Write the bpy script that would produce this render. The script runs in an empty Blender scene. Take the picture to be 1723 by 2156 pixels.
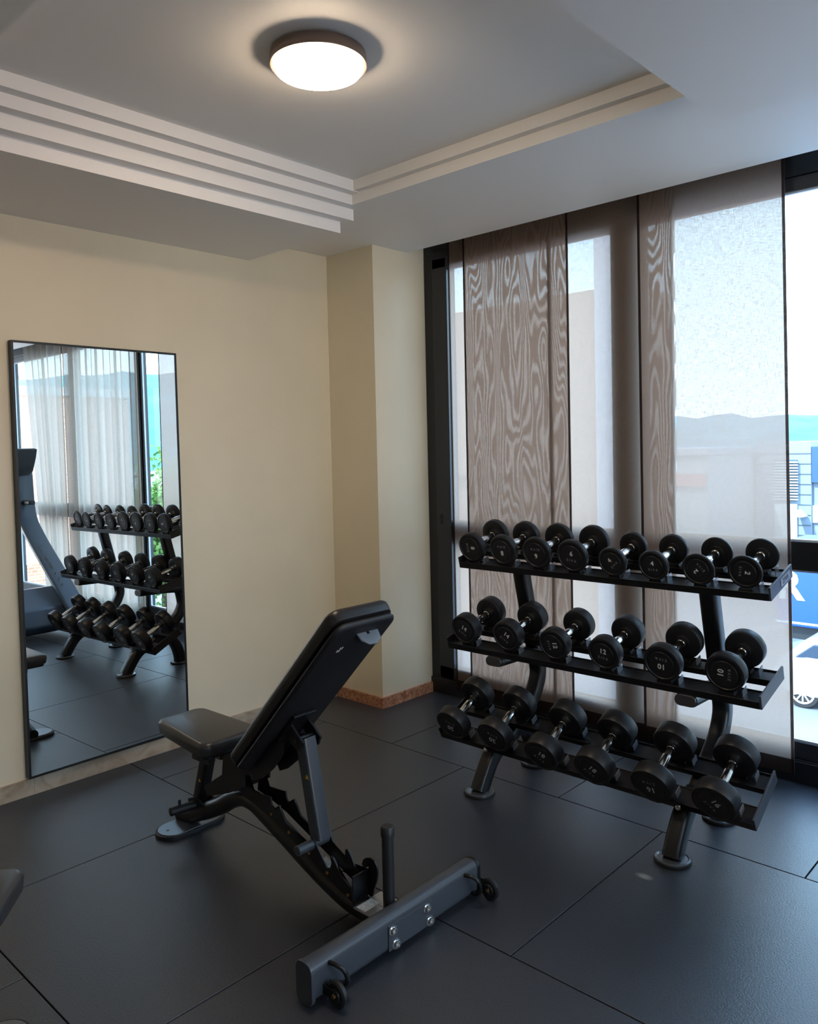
import bpy, bmesh, math, random
from mathutils import Vector, Matrix
random.seed(7)
D2R = math.pi / 180
C = bpy.context.scene.collection
sc = bpy.context.scene

# ---------------------------------------------------------------- camera
FPX, YAW, PITCH, ROLL, CYPX = 1686.99, 0.749215, -0.037712, -0.022741, 1008.0
cam_d = bpy.data.cameras.new('camera'); cam = bpy.data.objects.new('camera', cam_d); C.objects.link(cam)
Fv = Vector((math.cos(YAW)*math.cos(PITCH), math.sin(YAW)*math.cos(PITCH), math.sin(PITCH)))
R0 = Vector((math.sin(YAW), -math.cos(YAW), 0)); U0 = R0.cross(Fv)
Rv = R0*math.cos(ROLL) + U0*math.sin(ROLL); Uv = -R0*math.sin(ROLL) + U0*math.cos(ROLL)
M = Matrix((Rv, Uv, -Fv)).transposed().to_4x4(); M.translation = Vector((0, 0, 1.5)); cam.matrix_world = M
cam_d.sensor_fit = 'VERTICAL'; cam_d.sensor_height = 24; cam_d.sensor_width = 24*1723/2156
cam_d.lens = FPX*24/2156
cam_d.shift_y = -(1078.0-CYPX)/2156
cam_d.clip_start = 0.05; cam_d.clip_end = 4000
sc.camera = cam

# ---------------------------------------------------------------- world, sun, exposure
SKY = 4.8
w = bpy.data.worlds.new('sky'); sc.world = w; w.use_nodes = True
nt = w.node_tree; nt.nodes.clear()
out = nt.nodes.new('ShaderNodeOutputWorld'); bg = nt.nodes.new('ShaderNodeBackground')
tc = nt.nodes.new('ShaderNodeTexCoord'); sep = nt.nodes.new('ShaderNodeSeparateXYZ'); ramp = nt.nodes.new('ShaderNodeValToRGB')
nt.links.new(tc.outputs['Generated'], sep.inputs[0]); nt.links.new(sep.outputs['Z'], ramp.inputs[0])
e = ramp.color_ramp.elements
e[0].position = 0.0; e[0].color = (0.84, 0.93, 1, 1); e[1].position = 0.9; e[1].color = (0.34, 0.58, 1, 1)
m_ = e.new(0.22); m_.color = (0.54, 0.78, 1, 1)
nt.links.new(ramp.outputs[0], bg.inputs[0]); bg.inputs[1].default_value = SKY; nt.links.new(bg.outputs[0], out.inputs[0])
sun_d = bpy.data.lights.new('sun', 'SUN'); sun = bpy.data.objects.new('sun', sun_d); C.objects.link(sun)
sun_d.energy = 4.5; sun_d.angle = 0.6*D2R; sun_d.color = (1, .96, .88)
sun.rotation_euler = Vector((-.62, .22, .72)).to_track_quat('Z', 'Y').to_euler()
sc.view_settings.view_transform = 'Standard'; sc.view_settings.look = 'None'
sc.view_settings.exposure = 0.80; sc.view_settings.gamma = 1.0; sc.view_settings.use_curve_mapping = False
sc.cycles.use_denoising = True
sc.cycles.max_bounces = 10; sc.cycles.diffuse_bounces = 6; sc.cycles.glossy_bounces = 5
sc.cycles.transparent_max_bounces = 24; sc.cycles.transmission_bounces = 6
sc.cycles.sample_clamp_indirect = 6.0
sc.cycles.caustics_reflective = False; sc.cycles.caustics_refractive = False

# ---------------------------------------------------------------- materials
MATS = {}
def nodes(name):
    m = bpy.data.materials.new(name); m.use_nodes = True; MATS[name] = m
    return m, m.node_tree, m.node_tree.nodes['Principled BSDF']
def mat(name, col, rough=.5, metal=0., spec=.5, bump=None, var=None, emit=None, estr=0., coat=0.):
    m, t, b = nodes(name)
    b.inputs['Base Color'].default_value = (*col, 1); b.inputs['Roughness'].default_value = rough
    b.inputs['Metallic'].default_value = metal; b.inputs['Specular IOR Level'].default_value = spec
    if coat: b.inputs['Coat Weight'].default_value = coat; b.inputs['Coat Roughness'].default_value = .15
    if emit: b.inputs['Emission Color'].default_value = (*emit, 1); b.inputs['Emission Strength'].default_value = estr
    if var or bump:
        c = t.nodes.new('ShaderNodeTexCoord'); n = t.nodes.new('ShaderNodeTexNoise')
        t.links.new(c.outputs['Object'], n.inputs['Vector'])
        n.inputs['Scale'].default_value = (var or bump)[0]; n.inputs['Detail'].default_value = 6
        if var:
            r = t.nodes.new('ShaderNodeValToRGB'); r.color_ramp.elements[0].position = .3; r.color_ramp.elements[1].position = .7
            k = var[1]
            r.color_ramp.elements[0].color = (*[max(0, x*(1-k)) for x in col], 1); r.color_ramp.elements[1].color = (*[min(1, x*(1+k)) for x in col], 1)
            t.links.new(n.outputs['Fac'], r.inputs[0]); t.links.new(r.outputs[0], b.inputs['Base Color'])
        if bump:
            n2 = t.nodes.new('ShaderNodeTexNoise'); t.links.new(c.outputs['Object'], n2.inputs['Vector']); n2.inputs['Scale'].default_value = bump[0]; n2.inputs['Detail'].default_value = 4
            bp = t.nodes.new('ShaderNodeBump'); bp.inputs['Strength'].default_value = bump[1]; bp.inputs['Distance'].default_value = bump[2]
            t.links.new(n2.outputs['Fac'], bp.inputs['Height']); t.links.new(bp.outputs[0], b.inputs['Normal'])
    return m
mat('cream_wall', (.79, .69, .51), .42, bump=(90, .08, .002), var=(3, .03))
mat('ceiling_white', (.82, .80, .78), .55, bump=(60, .05, .002))
mat('sash_black', (.016, .019, .024), .4)
mat('black_frame', (.007, .009, .012), .38)
mat('frame_bead', (.55, .60, .66), .3)
mat('black_steel', (.006, .0065, .008), .36, bump=(900, .12, .0005))
mat('grey_steel', (.050, .057, .070), .30, bump=(900, .15, .0005))
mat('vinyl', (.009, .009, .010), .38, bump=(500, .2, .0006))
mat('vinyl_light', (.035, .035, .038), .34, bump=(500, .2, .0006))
mat('pad_shell', (.008, .008, .010), .5)
mat('grip_grey', (.16, .18, .21), .38)
mat('rubber', (.009, .010, .012), .5, bump=(400, .2, .0006))
mat('urethane', (.012, .013, .016), .42, spec=.35, bump=(700, .12, .0004))
mat('urethane_face', (.012, .013, .016), .42)
mat('chrome', (.72, .70, .68), .14, metal=1.0)
mat('brushed_plate', (.42, .42, .43), .4, metal=.9)
mat('foot_metal', (.15, .165, .19), .28, metal=.6)
mat('marking', (.70, .70, .68), .5)
mat('marking_dim', (.32, .32, .33), .5)
mat('warning_yellow', (.85, .45, .04), .5)
mat('sticker', (.62, .60, .55), .5, var=(160, .4))
mat('brass_bolt', (.45, .25, .08), .35, metal=.8)
mat('saddle_plastic', (.004, .004, .005), .6)
mat('tab_metal', (.38, .40, .44), .3, metal=.7)
mat('lamp_ring', (.17, .12, .10), .35, metal=.25)
mat('lamp_glass', (1, .9, .75), .4, emit=(1.0, .78, .55), estr=40.0)
mat('white_paint', (.33, .36, .39), .3, coat=.6)
mat('car_glass', (.03, .05, .08), .08)
mat('tyre', (.02, .02, .022), .8)
mat('alloy', (.65, .68, .72), .3, metal=.5)
mat('truck_blue', (.012, .075, .40), .4)
mat('truck_white', (.70, .86, .88), .5)
mat('cladding', (.24, .29, .35), .5)
mat('louvre_white', (.62, .72, .74), .5)
mat('louvre_dark', (.08, .11, .13), .5)
mat('sign_blue', (.04, .10, .28), .5)
mat('render_orange', (.42, .26, .17), .8)
mat('tower_grey', (.46, .45, .50), .8)
mat('roof_red', (.55, .15, .10), .7)
mat('roof_grey', (.34, .37, .42), .8)
mat('asphalt', (.19, .21, .235), .9, var=(.6, .12))
mat('kerb', (.42, .44, .45), .9)
mat('leaf', (.12, .26, .05), .7, var=(2.5, .5))
mat('bark', (.10, .07, .05), .9)
mat('hill_haze_teal', (.05, .19, .22), 1.0, var=(.035, .35))  # distance haze is mixed into the hills' base colour
mat('treadmill_blue', (.06, .09, .13), .35)
mat('treadmill_dark', (.02, .025, .03), .5)

def marble(name, c1, c2, sc_=7.):
    m, t, b = nodes(name)
    c = t.nodes.new('ShaderNodeTexCoord'); n = t.nodes.new('ShaderNodeTexNoise'); r = t.nodes.new('ShaderNodeValToRGB')
    n.inputs['Scale'].default_value = sc_; n.inputs['Detail'].default_value = 8; n.inputs['Distortion'].default_value = 1.6
    t.links.new(c.outputs['Object'], n.inputs['Vector']); t.links.new(n.outputs['Fac'], r.inputs[0])
    r.color_ramp.elements[0].position = .38; r.color_ramp.elements[1].position = .62
    r.color_ramp.elements[0].color = (*c1, 1); r.color_ramp.elements[1].color = (*c2, 1)
    t.links.new(r.outputs[0], b.inputs['Base Color']); b.inputs['Roughness'].default_value = .3
marble('marble_beige', (.36, .27, .19), (.50, .42, .33))
marble('marble_orange', (.34, .12, .06), (.62, .33, .19), 30.)

def brickmat():
    m, t, b = nodes('brick')
    c = t.nodes.new('ShaderNodeTexCoord'); mp = t.nodes.new('ShaderNodeMapping'); br = t.nodes.new('ShaderNodeTexBrick')
    mp.inputs['Rotation'].default_value = (math.pi/2, 0, 0)
    t.links.new(c.outputs['Object'], mp.inputs[0]); t.links.new(mp.outputs[0], br.inputs['Vector'])
    br.inputs['Color1'].default_value = (.50, .16, .09, 1); br.inputs['Color2'].default_value = (.60, .24, .14, 1); br.inputs['Mortar'].default_value = (.62, .46, .38, 1)
    br.inputs['Scale'].default_value = 3.2; br.inputs['Mortar Size'].default_value = .03
    t.links.new(br.outputs[0], b.inputs['Base Color']); b.inputs['Roughness'].default_value = .9
brickmat()

def floormat():
    m, t, b = nodes('rubber_floor')
    L = t.links.new
    c = t.nodes.new('ShaderNodeTexCoord')
    n = t.nodes.new('ShaderNodeTexNoise'); n.inputs['Scale'].default_value = 1.6; n.inputs['Detail'].default_value = 5
    n2 = t.nodes.new('ShaderNodeTexNoise'); n2.inputs['Scale'].default_value = 170; n2.inputs['Detail'].default_value = 3
    L(c.outputs['Object'], n.inputs['Vector']); L(c.outputs['Object'], n2.inputs['Vector'])
    r = t.nodes.new('ShaderNodeValToRGB'); r.color_ramp.elements[0].position = .3; r.color_ramp.elements[1].position = .75
    r.color_ramp.elements[0].color = (.009, .0115, .018, 1); r.color_ramp.elements[1].color = (.016, .020, .031, 1)
    L(n.outputs['Fac'], r.inputs[0])
    r2 = t.nodes.new('ShaderNodeValToRGB'); r2.color_ramp.elements[0].position = .30; r2.color_ramp.elements[1].position = .72
    r2.color_ramp.elements[0].color = (.35, .35, .35, 1); r2.color_ramp.elements[1].color = (1.9, 1.9, 1.9, 1)
    L(n2.outputs['Fac'], r2.inputs[0])
    mx = t.nodes.new('ShaderNodeMix'); mx.data_type = 'RGBA'; mx.blend_type = 'MULTIPLY'; mx.inputs['Factor'].default_value = 1
    L(r.outputs[0], mx.inputs['A']); L(r2.outputs[0], mx.inputs['B'])
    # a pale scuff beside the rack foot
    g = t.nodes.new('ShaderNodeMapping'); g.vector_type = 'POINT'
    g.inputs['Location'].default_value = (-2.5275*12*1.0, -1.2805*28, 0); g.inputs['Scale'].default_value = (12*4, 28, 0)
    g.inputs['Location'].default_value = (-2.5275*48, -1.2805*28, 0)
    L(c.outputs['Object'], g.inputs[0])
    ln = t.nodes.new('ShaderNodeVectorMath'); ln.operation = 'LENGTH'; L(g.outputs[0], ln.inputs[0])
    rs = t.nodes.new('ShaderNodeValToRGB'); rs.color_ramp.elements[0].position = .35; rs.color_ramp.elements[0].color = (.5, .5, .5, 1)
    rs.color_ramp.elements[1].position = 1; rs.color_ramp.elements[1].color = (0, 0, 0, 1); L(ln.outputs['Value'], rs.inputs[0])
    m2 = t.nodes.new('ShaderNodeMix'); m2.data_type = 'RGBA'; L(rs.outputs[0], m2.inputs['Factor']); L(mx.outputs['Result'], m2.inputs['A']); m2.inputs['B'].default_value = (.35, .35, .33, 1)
    L(m2.outputs['Result'], b.inputs['Base Color'])
    b.inputs['Roughness'].default_value = .42; b.inputs['Specular IOR Level'].default_value = 1.0
    b.inputs['Sheen Weight'].default_value = .05; b.inputs['Sheen Roughness'].default_value = .45; b.inputs['Sheen Tint'].default_value = (.7, .85, 1, 1)
    bp = t.nodes.new('ShaderNodeBump'); bp.inputs['Strength'].default_value = .5; bp.inputs['Distance'].default_value = .0016
    L(n2.outputs['Fac'], bp.inputs['Height']); L(bp.outputs[0], b.inputs['Normal'])
floormat()

def glassmat():
    m = bpy.data.materials.new('window_glass'); m.use_nodes = True; MATS['window_glass'] = m; t = m.node_tree; t.nodes.clear()
    o = t.nodes.new('ShaderNodeOutputMaterial'); mx = t.nodes.new('ShaderNodeMixShader'); a = t.nodes.new('ShaderNodeBsdfTransparent'); g = t.nodes.new('ShaderNodeBsdfGlossy')
    a.inputs[0].default_value = (.93, .97, .97, 1); g.inputs['Roughness'].default_value = .02
    lw = t.nodes.new('ShaderNodeFresnel'); lw.inputs[0].default_value = 1.25
    ge = t.nodes.new('ShaderNodeNewGeometry'); iv = t.nodes.new('ShaderNodeMath'); iv.operation = 'SUBTRACT'; iv.inputs[0].default_value = 1; t.links.new(ge.outputs['Backfacing'], iv.inputs[1])
    ml = t.nodes.new('ShaderNodeMath'); ml.operation = 'MULTIPLY'; t.links.new(lw.outputs[0], ml.inputs[0]); t.links.new(iv.outputs[0], ml.inputs[1])
    t.links.new(ml.outputs[0], mx.inputs[0]); t.links.new(a.outputs[0], mx.inputs[1]); t.links.new(g.outputs[0], mx.inputs[2]); t.links.new(mx.outputs[0], o.inputs[0])
glassmat()
def mirrormat():
    m = bpy.data.materials.new('mirror_glass'); m.use_nodes = True; MATS['mirror_glass'] = m; t = m.node_tree; t.nodes.clear()
    o = t.nodes.new('ShaderNodeOutputMaterial'); g = t.nodes.new('ShaderNodeBsdfGlossy'); g.inputs[0].default_value = (.90, .92, .91, 1); g.inputs['Roughness'].default_value = 0.0
    t.links.new(g.outputs[0], o.inputs[0])
mirrormat()

def fabric(name, T=.062, col=(.40, .285, .22), moire=None, tint=(.95, .98, 1)):
    """woven sheer: part open between threads, part brown thread that scatters light; moire = (y0, y1) where it lies over another layer"""
    m = bpy.data.materials.new(name); m.use_nodes = True; MATS[name] = m; t = m.node_tree; t.nodes.clear(); L = t.links.new
    o = t.nodes.new('ShaderNodeOutputMaterial'); mx = t.nodes.new('ShaderNodeMixShader'); tr = t.nodes.new('ShaderNodeBsdfTransparent'); tr.inputs[0].default_value = (*tint, 1)
    df = t.nodes.new('ShaderNodeBsdfDiffuse'); tl = t.nodes.new('ShaderNodeBsdfTranslucent'); df.inputs[0].default_value = (*col, 1); tl.inputs[0].default_value = (*col, 1)
    m1 = t.nodes.new('ShaderNodeMixShader'); m1.inputs[0].default_value = .68; L(df.outputs[0], m1.inputs[1]); L(tl.outputs[0], m1.inputs[2])
    c = t.nodes.new('ShaderNodeTexCoord')
    facs = []
    for s in ((1, 420, 26), (1, 30, 420)):
        mp = t.nodes.new('ShaderNodeMapping'); mp.inputs['Scale'].default_value = s; L(c.outputs['Object'], mp.inputs[0])
        n = t.nodes.new('ShaderNodeTexNoise'); n.inputs['Scale'].default_value = 1.; n.inputs['Detail'].default_value = 2; L(mp.outputs[0], n.inputs['Vector']); facs.append(n)
    ad = t.nodes.new('ShaderNodeMath'); ad.operation = 'ADD'; L(facs[0].outputs['Fac'], ad.inputs[0]); L(facs[1].outputs['Fac'], ad.inputs[1])
    mr = t.nodes.new('ShaderNodeMapRange'); mr.inputs['From Min'].default_value = .7; mr.inputs['From Max'].default_value = 1.3
    mr.inputs['To Min'].default_value = 1-T-.07; mr.inputs['To Max'].default_value = 1-T+.055; L(ad.outputs[0], mr.inputs['Value'])
    fac = mr.outputs[0]
    if moire:
        sp = t.nodes.new('ShaderNodeSeparateXYZ'); L(c.outputs['Object'], sp.inputs[0])
        mp = t.nodes.new('ShaderNodeMapping'); mp.inputs['Scale'].default_value = (0, 6.5, 1.05); L(c.outputs['Object'], mp.inputs[0])
        n = t.nodes.new('ShaderNodeTexNoise'); n.inputs['Scale'].default_value = 1; n.inputs['Detail'].default_value = 2; n.inputs['Roughness'].default_value = .38; L(mp.outputs[0], n.inputs['Vector'])
        a = t.nodes.new('ShaderNodeMath'); a.operation = 'MULTIPLY'; L(sp.outputs['Y'], a.inputs[0]); a.inputs[1].default_value = 24
        b = t.nodes.new('ShaderNodeMath'); b.operation = 'MULTIPLY_ADD'; L(n.outputs['Fac'], b.inputs[0]); b.inputs[1].default_value = 21; L(a.outputs[0], b.inputs[2])
        s = t.nodes.new('ShaderNodeMath'); s.operation = 'MULTIPLY'; L(b.outputs[0], s.inputs[0]); s.inputs[1].default_value = 2*math.pi
        sn = t.nodes.new('ShaderNodeMath'); sn.operation = 'SINE'; L(s.outputs[0], sn.inputs[0])
        # stronger high up, fading towards the floor, only inside y0..y1
        g1 = t.nodes.new('ShaderNodeMapRange'); L(sp.outputs['Z'], g1.inputs['Value']); g1.inputs['From Min'].default_value = .2; g1.inputs['From Max'].default_value = 1.9; g1.inputs['To Min'].default_value = .09; g1.inputs['To Max'].default_value = .20
        lo = t.nodes.new('ShaderNodeMath'); lo.operation = 'GREATER_THAN'; L(sp.outputs['Y'], lo.inputs[0]); lo.inputs[1].default_value = moire[0]
        hi = t.nodes.new('ShaderNodeMath'); hi.operation = 'LESS_THAN'; L(sp.outputs['Y'], hi.inputs[0]); hi.inputs[1].default_value = moire[1]
        pr = t.nodes.new('ShaderNodeMath'); pr.operation = 'MULTIPLY'; L(lo.outputs[0], pr.inputs[0]); L(hi.outputs[0], pr.inputs[1])
        pr2 = t.nodes.new('ShaderNodeMath'); pr2.operation = 'MULTIPLY'; L(pr.outputs[0], pr2.inputs[0]); L(g1.outputs[0], pr2.inputs[1])
        fa = t.nodes.new('ShaderNodeMath'); fa.operation = 'MULTIPLY_ADD'; L(sn.outputs[0], fa.inputs[0]); L(pr2.outputs[0], fa.inputs[1]); L(mr.outputs[0], fa.inputs[2]); fa.use_clamp = True
        fac = fa.outputs[0]
    L(fac, mx.inputs[0]); L(tr.outputs[0], mx.inputs[1]); L(m1.outputs[0], mx.inputs[2]); L(mx.outputs[0], o.inputs[0])
fabric('sheer_plain', T=.085)
fabric('sheer_over_a', moire=(-.36, .36))
fabric('sheer_over_c', moire=(.150, .285))
fabric('sheer_hem', T=.03, col=(.06, .04, .035))
fabric('drape', T=.09, col=(.50, .41, .33))

# ---------------------------------------------------------------- mesh helpers
def box(bm, x0, x1, y0, y1, z0, z1, M=None):
    vs = [bm.verts.new((x, y, z)) for x in (x0, x1) for y in (y0, y1) for z in (z0, z1)]
    for f in ((0, 1, 3, 2), (4, 6, 7, 5), (0, 4, 5, 1), (2, 3, 7, 6), (0, 2, 6, 4), (1, 5, 7, 3)): bm.faces.new([vs[i] for i in f])
    if M is not None: bmesh.ops.transform(bm, matrix=M, verts=vs)
    return vs
def frame_of(d, hint=None):
    d = Vector(d).normalized(); h = Vector(hint) if hint else (Vector((0, 0, 1)) if abs(d.z) < .9 else Vector((1, 0, 0)))
    a = h.cross(d).normalized(); b = d.cross(a).normalized(); return a, b
def sweep(bm, pts, prof, hint=None, cap=True):
    """profile (list of 2D points) swept along pts, with mitred rings"""
    pts = [Vector(p) for p in pts]; rings = []; n = len(pts)
    for i, p in enumerate(pts):
        d = (pts[min(i+1, n-1)]-pts[max(i-1, 0)])
        a, b = frame_of(d, hint); k = 1.
        if 0 < i < n-1:
            c = (pts[i]-pts[i-1]).normalized().dot((pts[i+1]-pts[i]).normalized()); k = 1/max(.6, math.sqrt(max(.01, (1+c)/2)))
        rings.append([bm.verts.new(p + a*u + b*v*(1 if k == 1. else 1)) for u, v in prof])
    m = len(prof)
    for i in range(n-1):
        for j in range(m): bm.faces.new((rings[i][j], rings[i][(j+1) % m], rings[i+1][(j+1) % m], rings[i+1][j]))
    if cap: bm.faces.new(rings[0][::-1]); bm.faces.new(rings[-1])
def circ(r, n=16, ry=None): return [(r*math.cos(2*math.pi*i/n), (ry or r)*math.sin(2*math.pi*i/n)) for i in range(n)]
def rrect(w_, h_, r, k=4):
    o = []
    for cx, cy, a0 in ((w_/2-r, h_/2-r, 0), (-w_/2+r, h_/2-r, 90), (-w_/2+r, -h_/2+r, 180), (w_/2-r, -h_/2+r, 270)):
        for i in range(k+1): a = (a0+90*i/k)*D2R; o.append((cx+r*math.cos(a), cy+r*math.sin(a)))
    return o
def smooth_path(pts, k=6):
    pts = [Vector(p) for p in pts]; o = []
    P = [pts[0]*2-pts[1]]+pts+[pts[-1]*2-pts[-2]]
    for i in range(1, len(P)-2):
        for j in range(k):
            t = j/k; a, b, c, d = P[i-1], P[i], P[i+1], P[i+2]
            o.append(.5*((2*b)+(-a+c)*t+(2*a-5*b+4*c-d)*t*t+(-a+3*b-3*c+d)*t**3))
    o.append(pts[-1]); return o
def cyl(bm, p0, p1, r, n=20, r1=None):
    a, b = frame_of(Vector(p1)-Vector(p0)); r1 = r if r1 is None else r1
    A = [bm.verts.new(Vector(p0)+a*x*r+b*y*r) for x, y in circ(1, n)]; B = [bm.verts.new(Vector(p1)+a*x*r1+b*y*r1) for x, y in circ(1, n)]
    for j in range(n): bm.faces.new((A[j], A[(j+1) % n], B[(j+1) % n], B[j]))
    bm.faces.new(A[::-1]); bm.faces.new(B)
def lathe(bm, prof, axis='X', n=40, org=(0, 0, 0)):
    """prof: (along, radius) list; closed on the axis when radius is 0"""
    rings = []; o = Vector(org)
    def P(a, r, t):
        c, s = r*math.cos(t), r*math.sin(t)
        return o + (Vector((a, c, s)) if axis == 'X' else Vector((c, s, a)) if axis == 'Z' else Vector((c, a, s)))
    for a, r in prof:
        rings.append([bm.verts.new(P(a, 0, 0))] if r < 1e-6 else [bm.verts.new(P(a, r, 2*math.pi*i/n)) for i in range(n)])
    for A, B in zip(rings, rings[1:]):
        for j in range(n):
            k = (j+1) % n
            if len(A) == 1 and len(B) == 1: continue
            if len(A) == 1: bm.faces.new((A[0], B[j], B[k]))
            elif len(B) == 1: bm.faces.new((A[k], A[j], B[0]))
            else: bm.faces.new((A[j], B[j], B[k], A[k]))
def slab(bm, poly, x0, x1, axis='X'):
    """polygon in the (Y,Z) plane (axis X), (X,Z) for Y, (X,Y) for Z; given thickness"""
    def P(u, v, t): return (t, u, v) if axis == 'X' else (u, t, v) if axis == 'Y' else (u, v, t)
    A = [bm.verts.new(P(u, v, x0)) for u, v in poly]; B = [bm.verts.new(P(u, v, x1)) for u, v in poly]; n = len(poly)
    fa = bm.faces.new(A[::-1]); fb = bm.faces.new(B)
    for i in range(n): bm.faces.new((A[i], A[(i+1) % n], B[(i+1) % n], B[i]))
    bmesh.ops.triangulate(bm, faces=[fa, fb])
BASE = {}
def obj(name, bm, material, parent=None, bevel=0., seg=2, smooth=True, angle=35):
    if parent is not None:
        r = parent
        while r.parent is not None: r = r.parent
        off = BASE.get(r.name)
        if off is not None: bmesh.ops.translate(bm, vec=-off, verts=bm.verts)
    bmesh.ops.recalc_face_normals(bm, faces=bm.faces)
    if smooth:
        for f in bm.faces: f.smooth = True
        for ed in bm.edges:
            if len(ed.link_faces) == 2 and ed.calc_face_angle(0) > angle*D2R: ed.smooth = False
    me = bpy.data.meshes.new(name); bm.to_mesh(me); bm.free()
    o = bpy.data.objects.new(name, me); C.objects.link(o); me.materials.append(MATS[material])
    if parent is not None: o.parent = parent
    if bevel:
        md = o.modifiers.new('bevel', 'BEVEL'); md.width = bevel; md.segments = seg; md.limit_method = 'ANGLE'; md.angle_limit = 40*D2R; md.harden_normals = True
    return o
def tag(o, label, cat, group=None):
    o['label'] = label; o['category'] = cat
    if group: o['group'] = group
    return o
def thing(name, label, cat, loc=(0, 0, 0), group=None):
    o = bpy.data.objects.new(name, None); C.objects.link(o); o.location = loc; o.empty_display_size = .1; BASE[o.name] = Vector(loc)
    return tag(o, label, cat, group)
def struct(name, bm, m, parent=None, **k):
    o = obj(name, bm, m, parent, **k)
    if parent is None: o['kind'] = 'structure'
    return o
def B(): return bmesh.new()
def bx(name, m, x0, x1, y0, y1, z0, z1, parent=None, bevel=0., st=False):
    b = B(); box(b, x0, x1, y0, y1, z0, z1); return (struct if st else obj)(name, b, m, parent, bevel=bevel)
def text_bm(s, size, depth=.0004, spacing=1.0, bold=0.):
    cu = bpy.data.curves.new('t', 'FONT'); cu.body = s; cu.size = size; cu.align_x = 'CENTER'; cu.align_y = 'CENTER'; cu.extrude = depth; cu.space_character = spacing; cu.offset = bold; cu.resolution_u = 3
    o = bpy.data.objects.new('t', cu); C.objects.link(o); bpy.context.view_layer.update()
    me = bpy.data.meshes.new_from_object(o.evaluated_get(bpy.context.evaluated_depsgraph_get()))
    b = B(); b.from_mesh(me); bpy.data.objects.remove(o); bpy.data.meshes.remove(me); bpy.data.curves.remove(cu); return b
def merge(bm, other, M):
    me = bpy.data.meshes.new('m'); bmesh.ops.transform(other, matrix=M, verts=other.verts); other.to_mesh(me); other.free(); bm.from_mesh(me); bpy.data.meshes.remove(me)
def copy_tree(o, parent=None):
    c = o.copy(); C.objects.link(c); c.parent = parent
    for ch in list(o.children): copy_tree(ch, c)
    return c

# ---------------------------------------------------------------- room
LW, WW = 3.65, 3.675          # wall_left plane Y, window plane X
XB, YB = -2.6, -3.6           # back and right limits of the room
b = B()
g = .0022
cols = [(-2.62, -2.12, .90), (-2.12, -1.12, .42), (-1.12, -.12, .9), (-.12, .876, .404), (.876, 1.87, .908), (1.87, 2.87, .39), (2.87, 3.675, .861)]
for x0, x1, ph in cols:
    y = ph-.985*5
    while y < LW:
        y0, y1 = max(y, YB), min(y+.985, LW)
        if y1 > y0+.01: box(b, x0+g, x1-g, y0+g, y1-g, -.02, 0)
        y += .985
struct('floor', b, 'rubber_floor', bevel=.0015, smooth=False)
bx('floor_slab', 'rubber', XB, WW+.085, YB, LW, -.12, -.016, st=True)
bx('wall_left', 'cream_wall', XB-.15, 3.80, LW, LW+.15, -.12, 3.05, st=True)
bx('wall_left_pillar', 'cream_wall', 3.239, 3.74, 3.258, LW, 0, 3.0, st=True)
bx('wall_back', 'cream_wall', XB-.15, XB, YB, LW, -.12, 3.05, st=True)
b = B()
for a in ((XB-.15, .5, -.12, 3.05), (3.5, 3.80, -.12, 3.05), (.5, 3.5, -.12, .06), (.5, 3.5, 2.65, 3.05)): box(b, a[0], a[1], YB-.15, YB, a[2], a[3])  # opening added in this unseen wall to let more daylight in
struct('wall_right', b, 'cream_wall')
b = B()
for x in (.5, 1.47, 2.44, 3.44): box(b, x, x+.06, YB-.10, YB-.04, .06, 2.65)
box(b, .5, 3.5, YB-.10, YB-.04, .06, .12); box(b, .5, 3.5, YB-.10, YB-.04, 2.59, 2.65)
struct('window_6', b, 'black_frame')  # frame for the added daylight opening, out of view
bx('ceiling', 'ceiling_white', XB, 3.80, YB, LW, 2.757, 3.05, st=True)
b = B()
box(b, 2.654, 3.527, YB, LW, 2.661, 2.757)
box(b, 2.618, 2.654, YB, LW, 2.709, 2.757)
struct('ceiling_soffit', b, 'ceiling_white')
b = B()
for y, z, x in ((2.747, 2.706, 2.654), (2.796, 2.661, 2.654), (2.848, 2.607, 2.71), (2.9025, 2.552, 2.672)):
    box(b, XB, x, y, LW, z, 2.757)
struct('trim_1', b, 'ceiling_white')
bx('ceiling_beam', 'ceiling_white', XB, 2.680, YB, 1.058, 2.555, 2.757, st=True)
b = B(); box(b, XB, .90, 1.058, 2.75, 2.661, 2.757); box(b, .90, .945, 1.058, 2.75, 2.709, 2.757); struct('trim_2', b, 'ceiling_white')
b = B(); xs = [XB+.01, -1.1, .42, 1.415, 2.41, 3.237]
for x0, x1 in zip(xs, xs[1:]): box(b, x0+.0006, x1-.0006, LW-.014, LW, 0, .073)
struct('baseboard_left', b, 'marble_beige')
bx('baseboard_pillar', 'marble_orange', 3.225, 3.239, 3.244, LW-.014, 0, .062, st=True)
bx('baseboard_pillar_side', 'marble_orange', 3.2392, 3.67, 3.244, 3.258, 0, .062, st=True)
bx('baseboard_back', 'marble_beige', XB, XB+.014, YB, LW, 0, .073, st=True)
bx('baseboard_right', 'marble_beige', XB, 3.6, YB, YB+.014, 0, .073, st=True)

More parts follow.
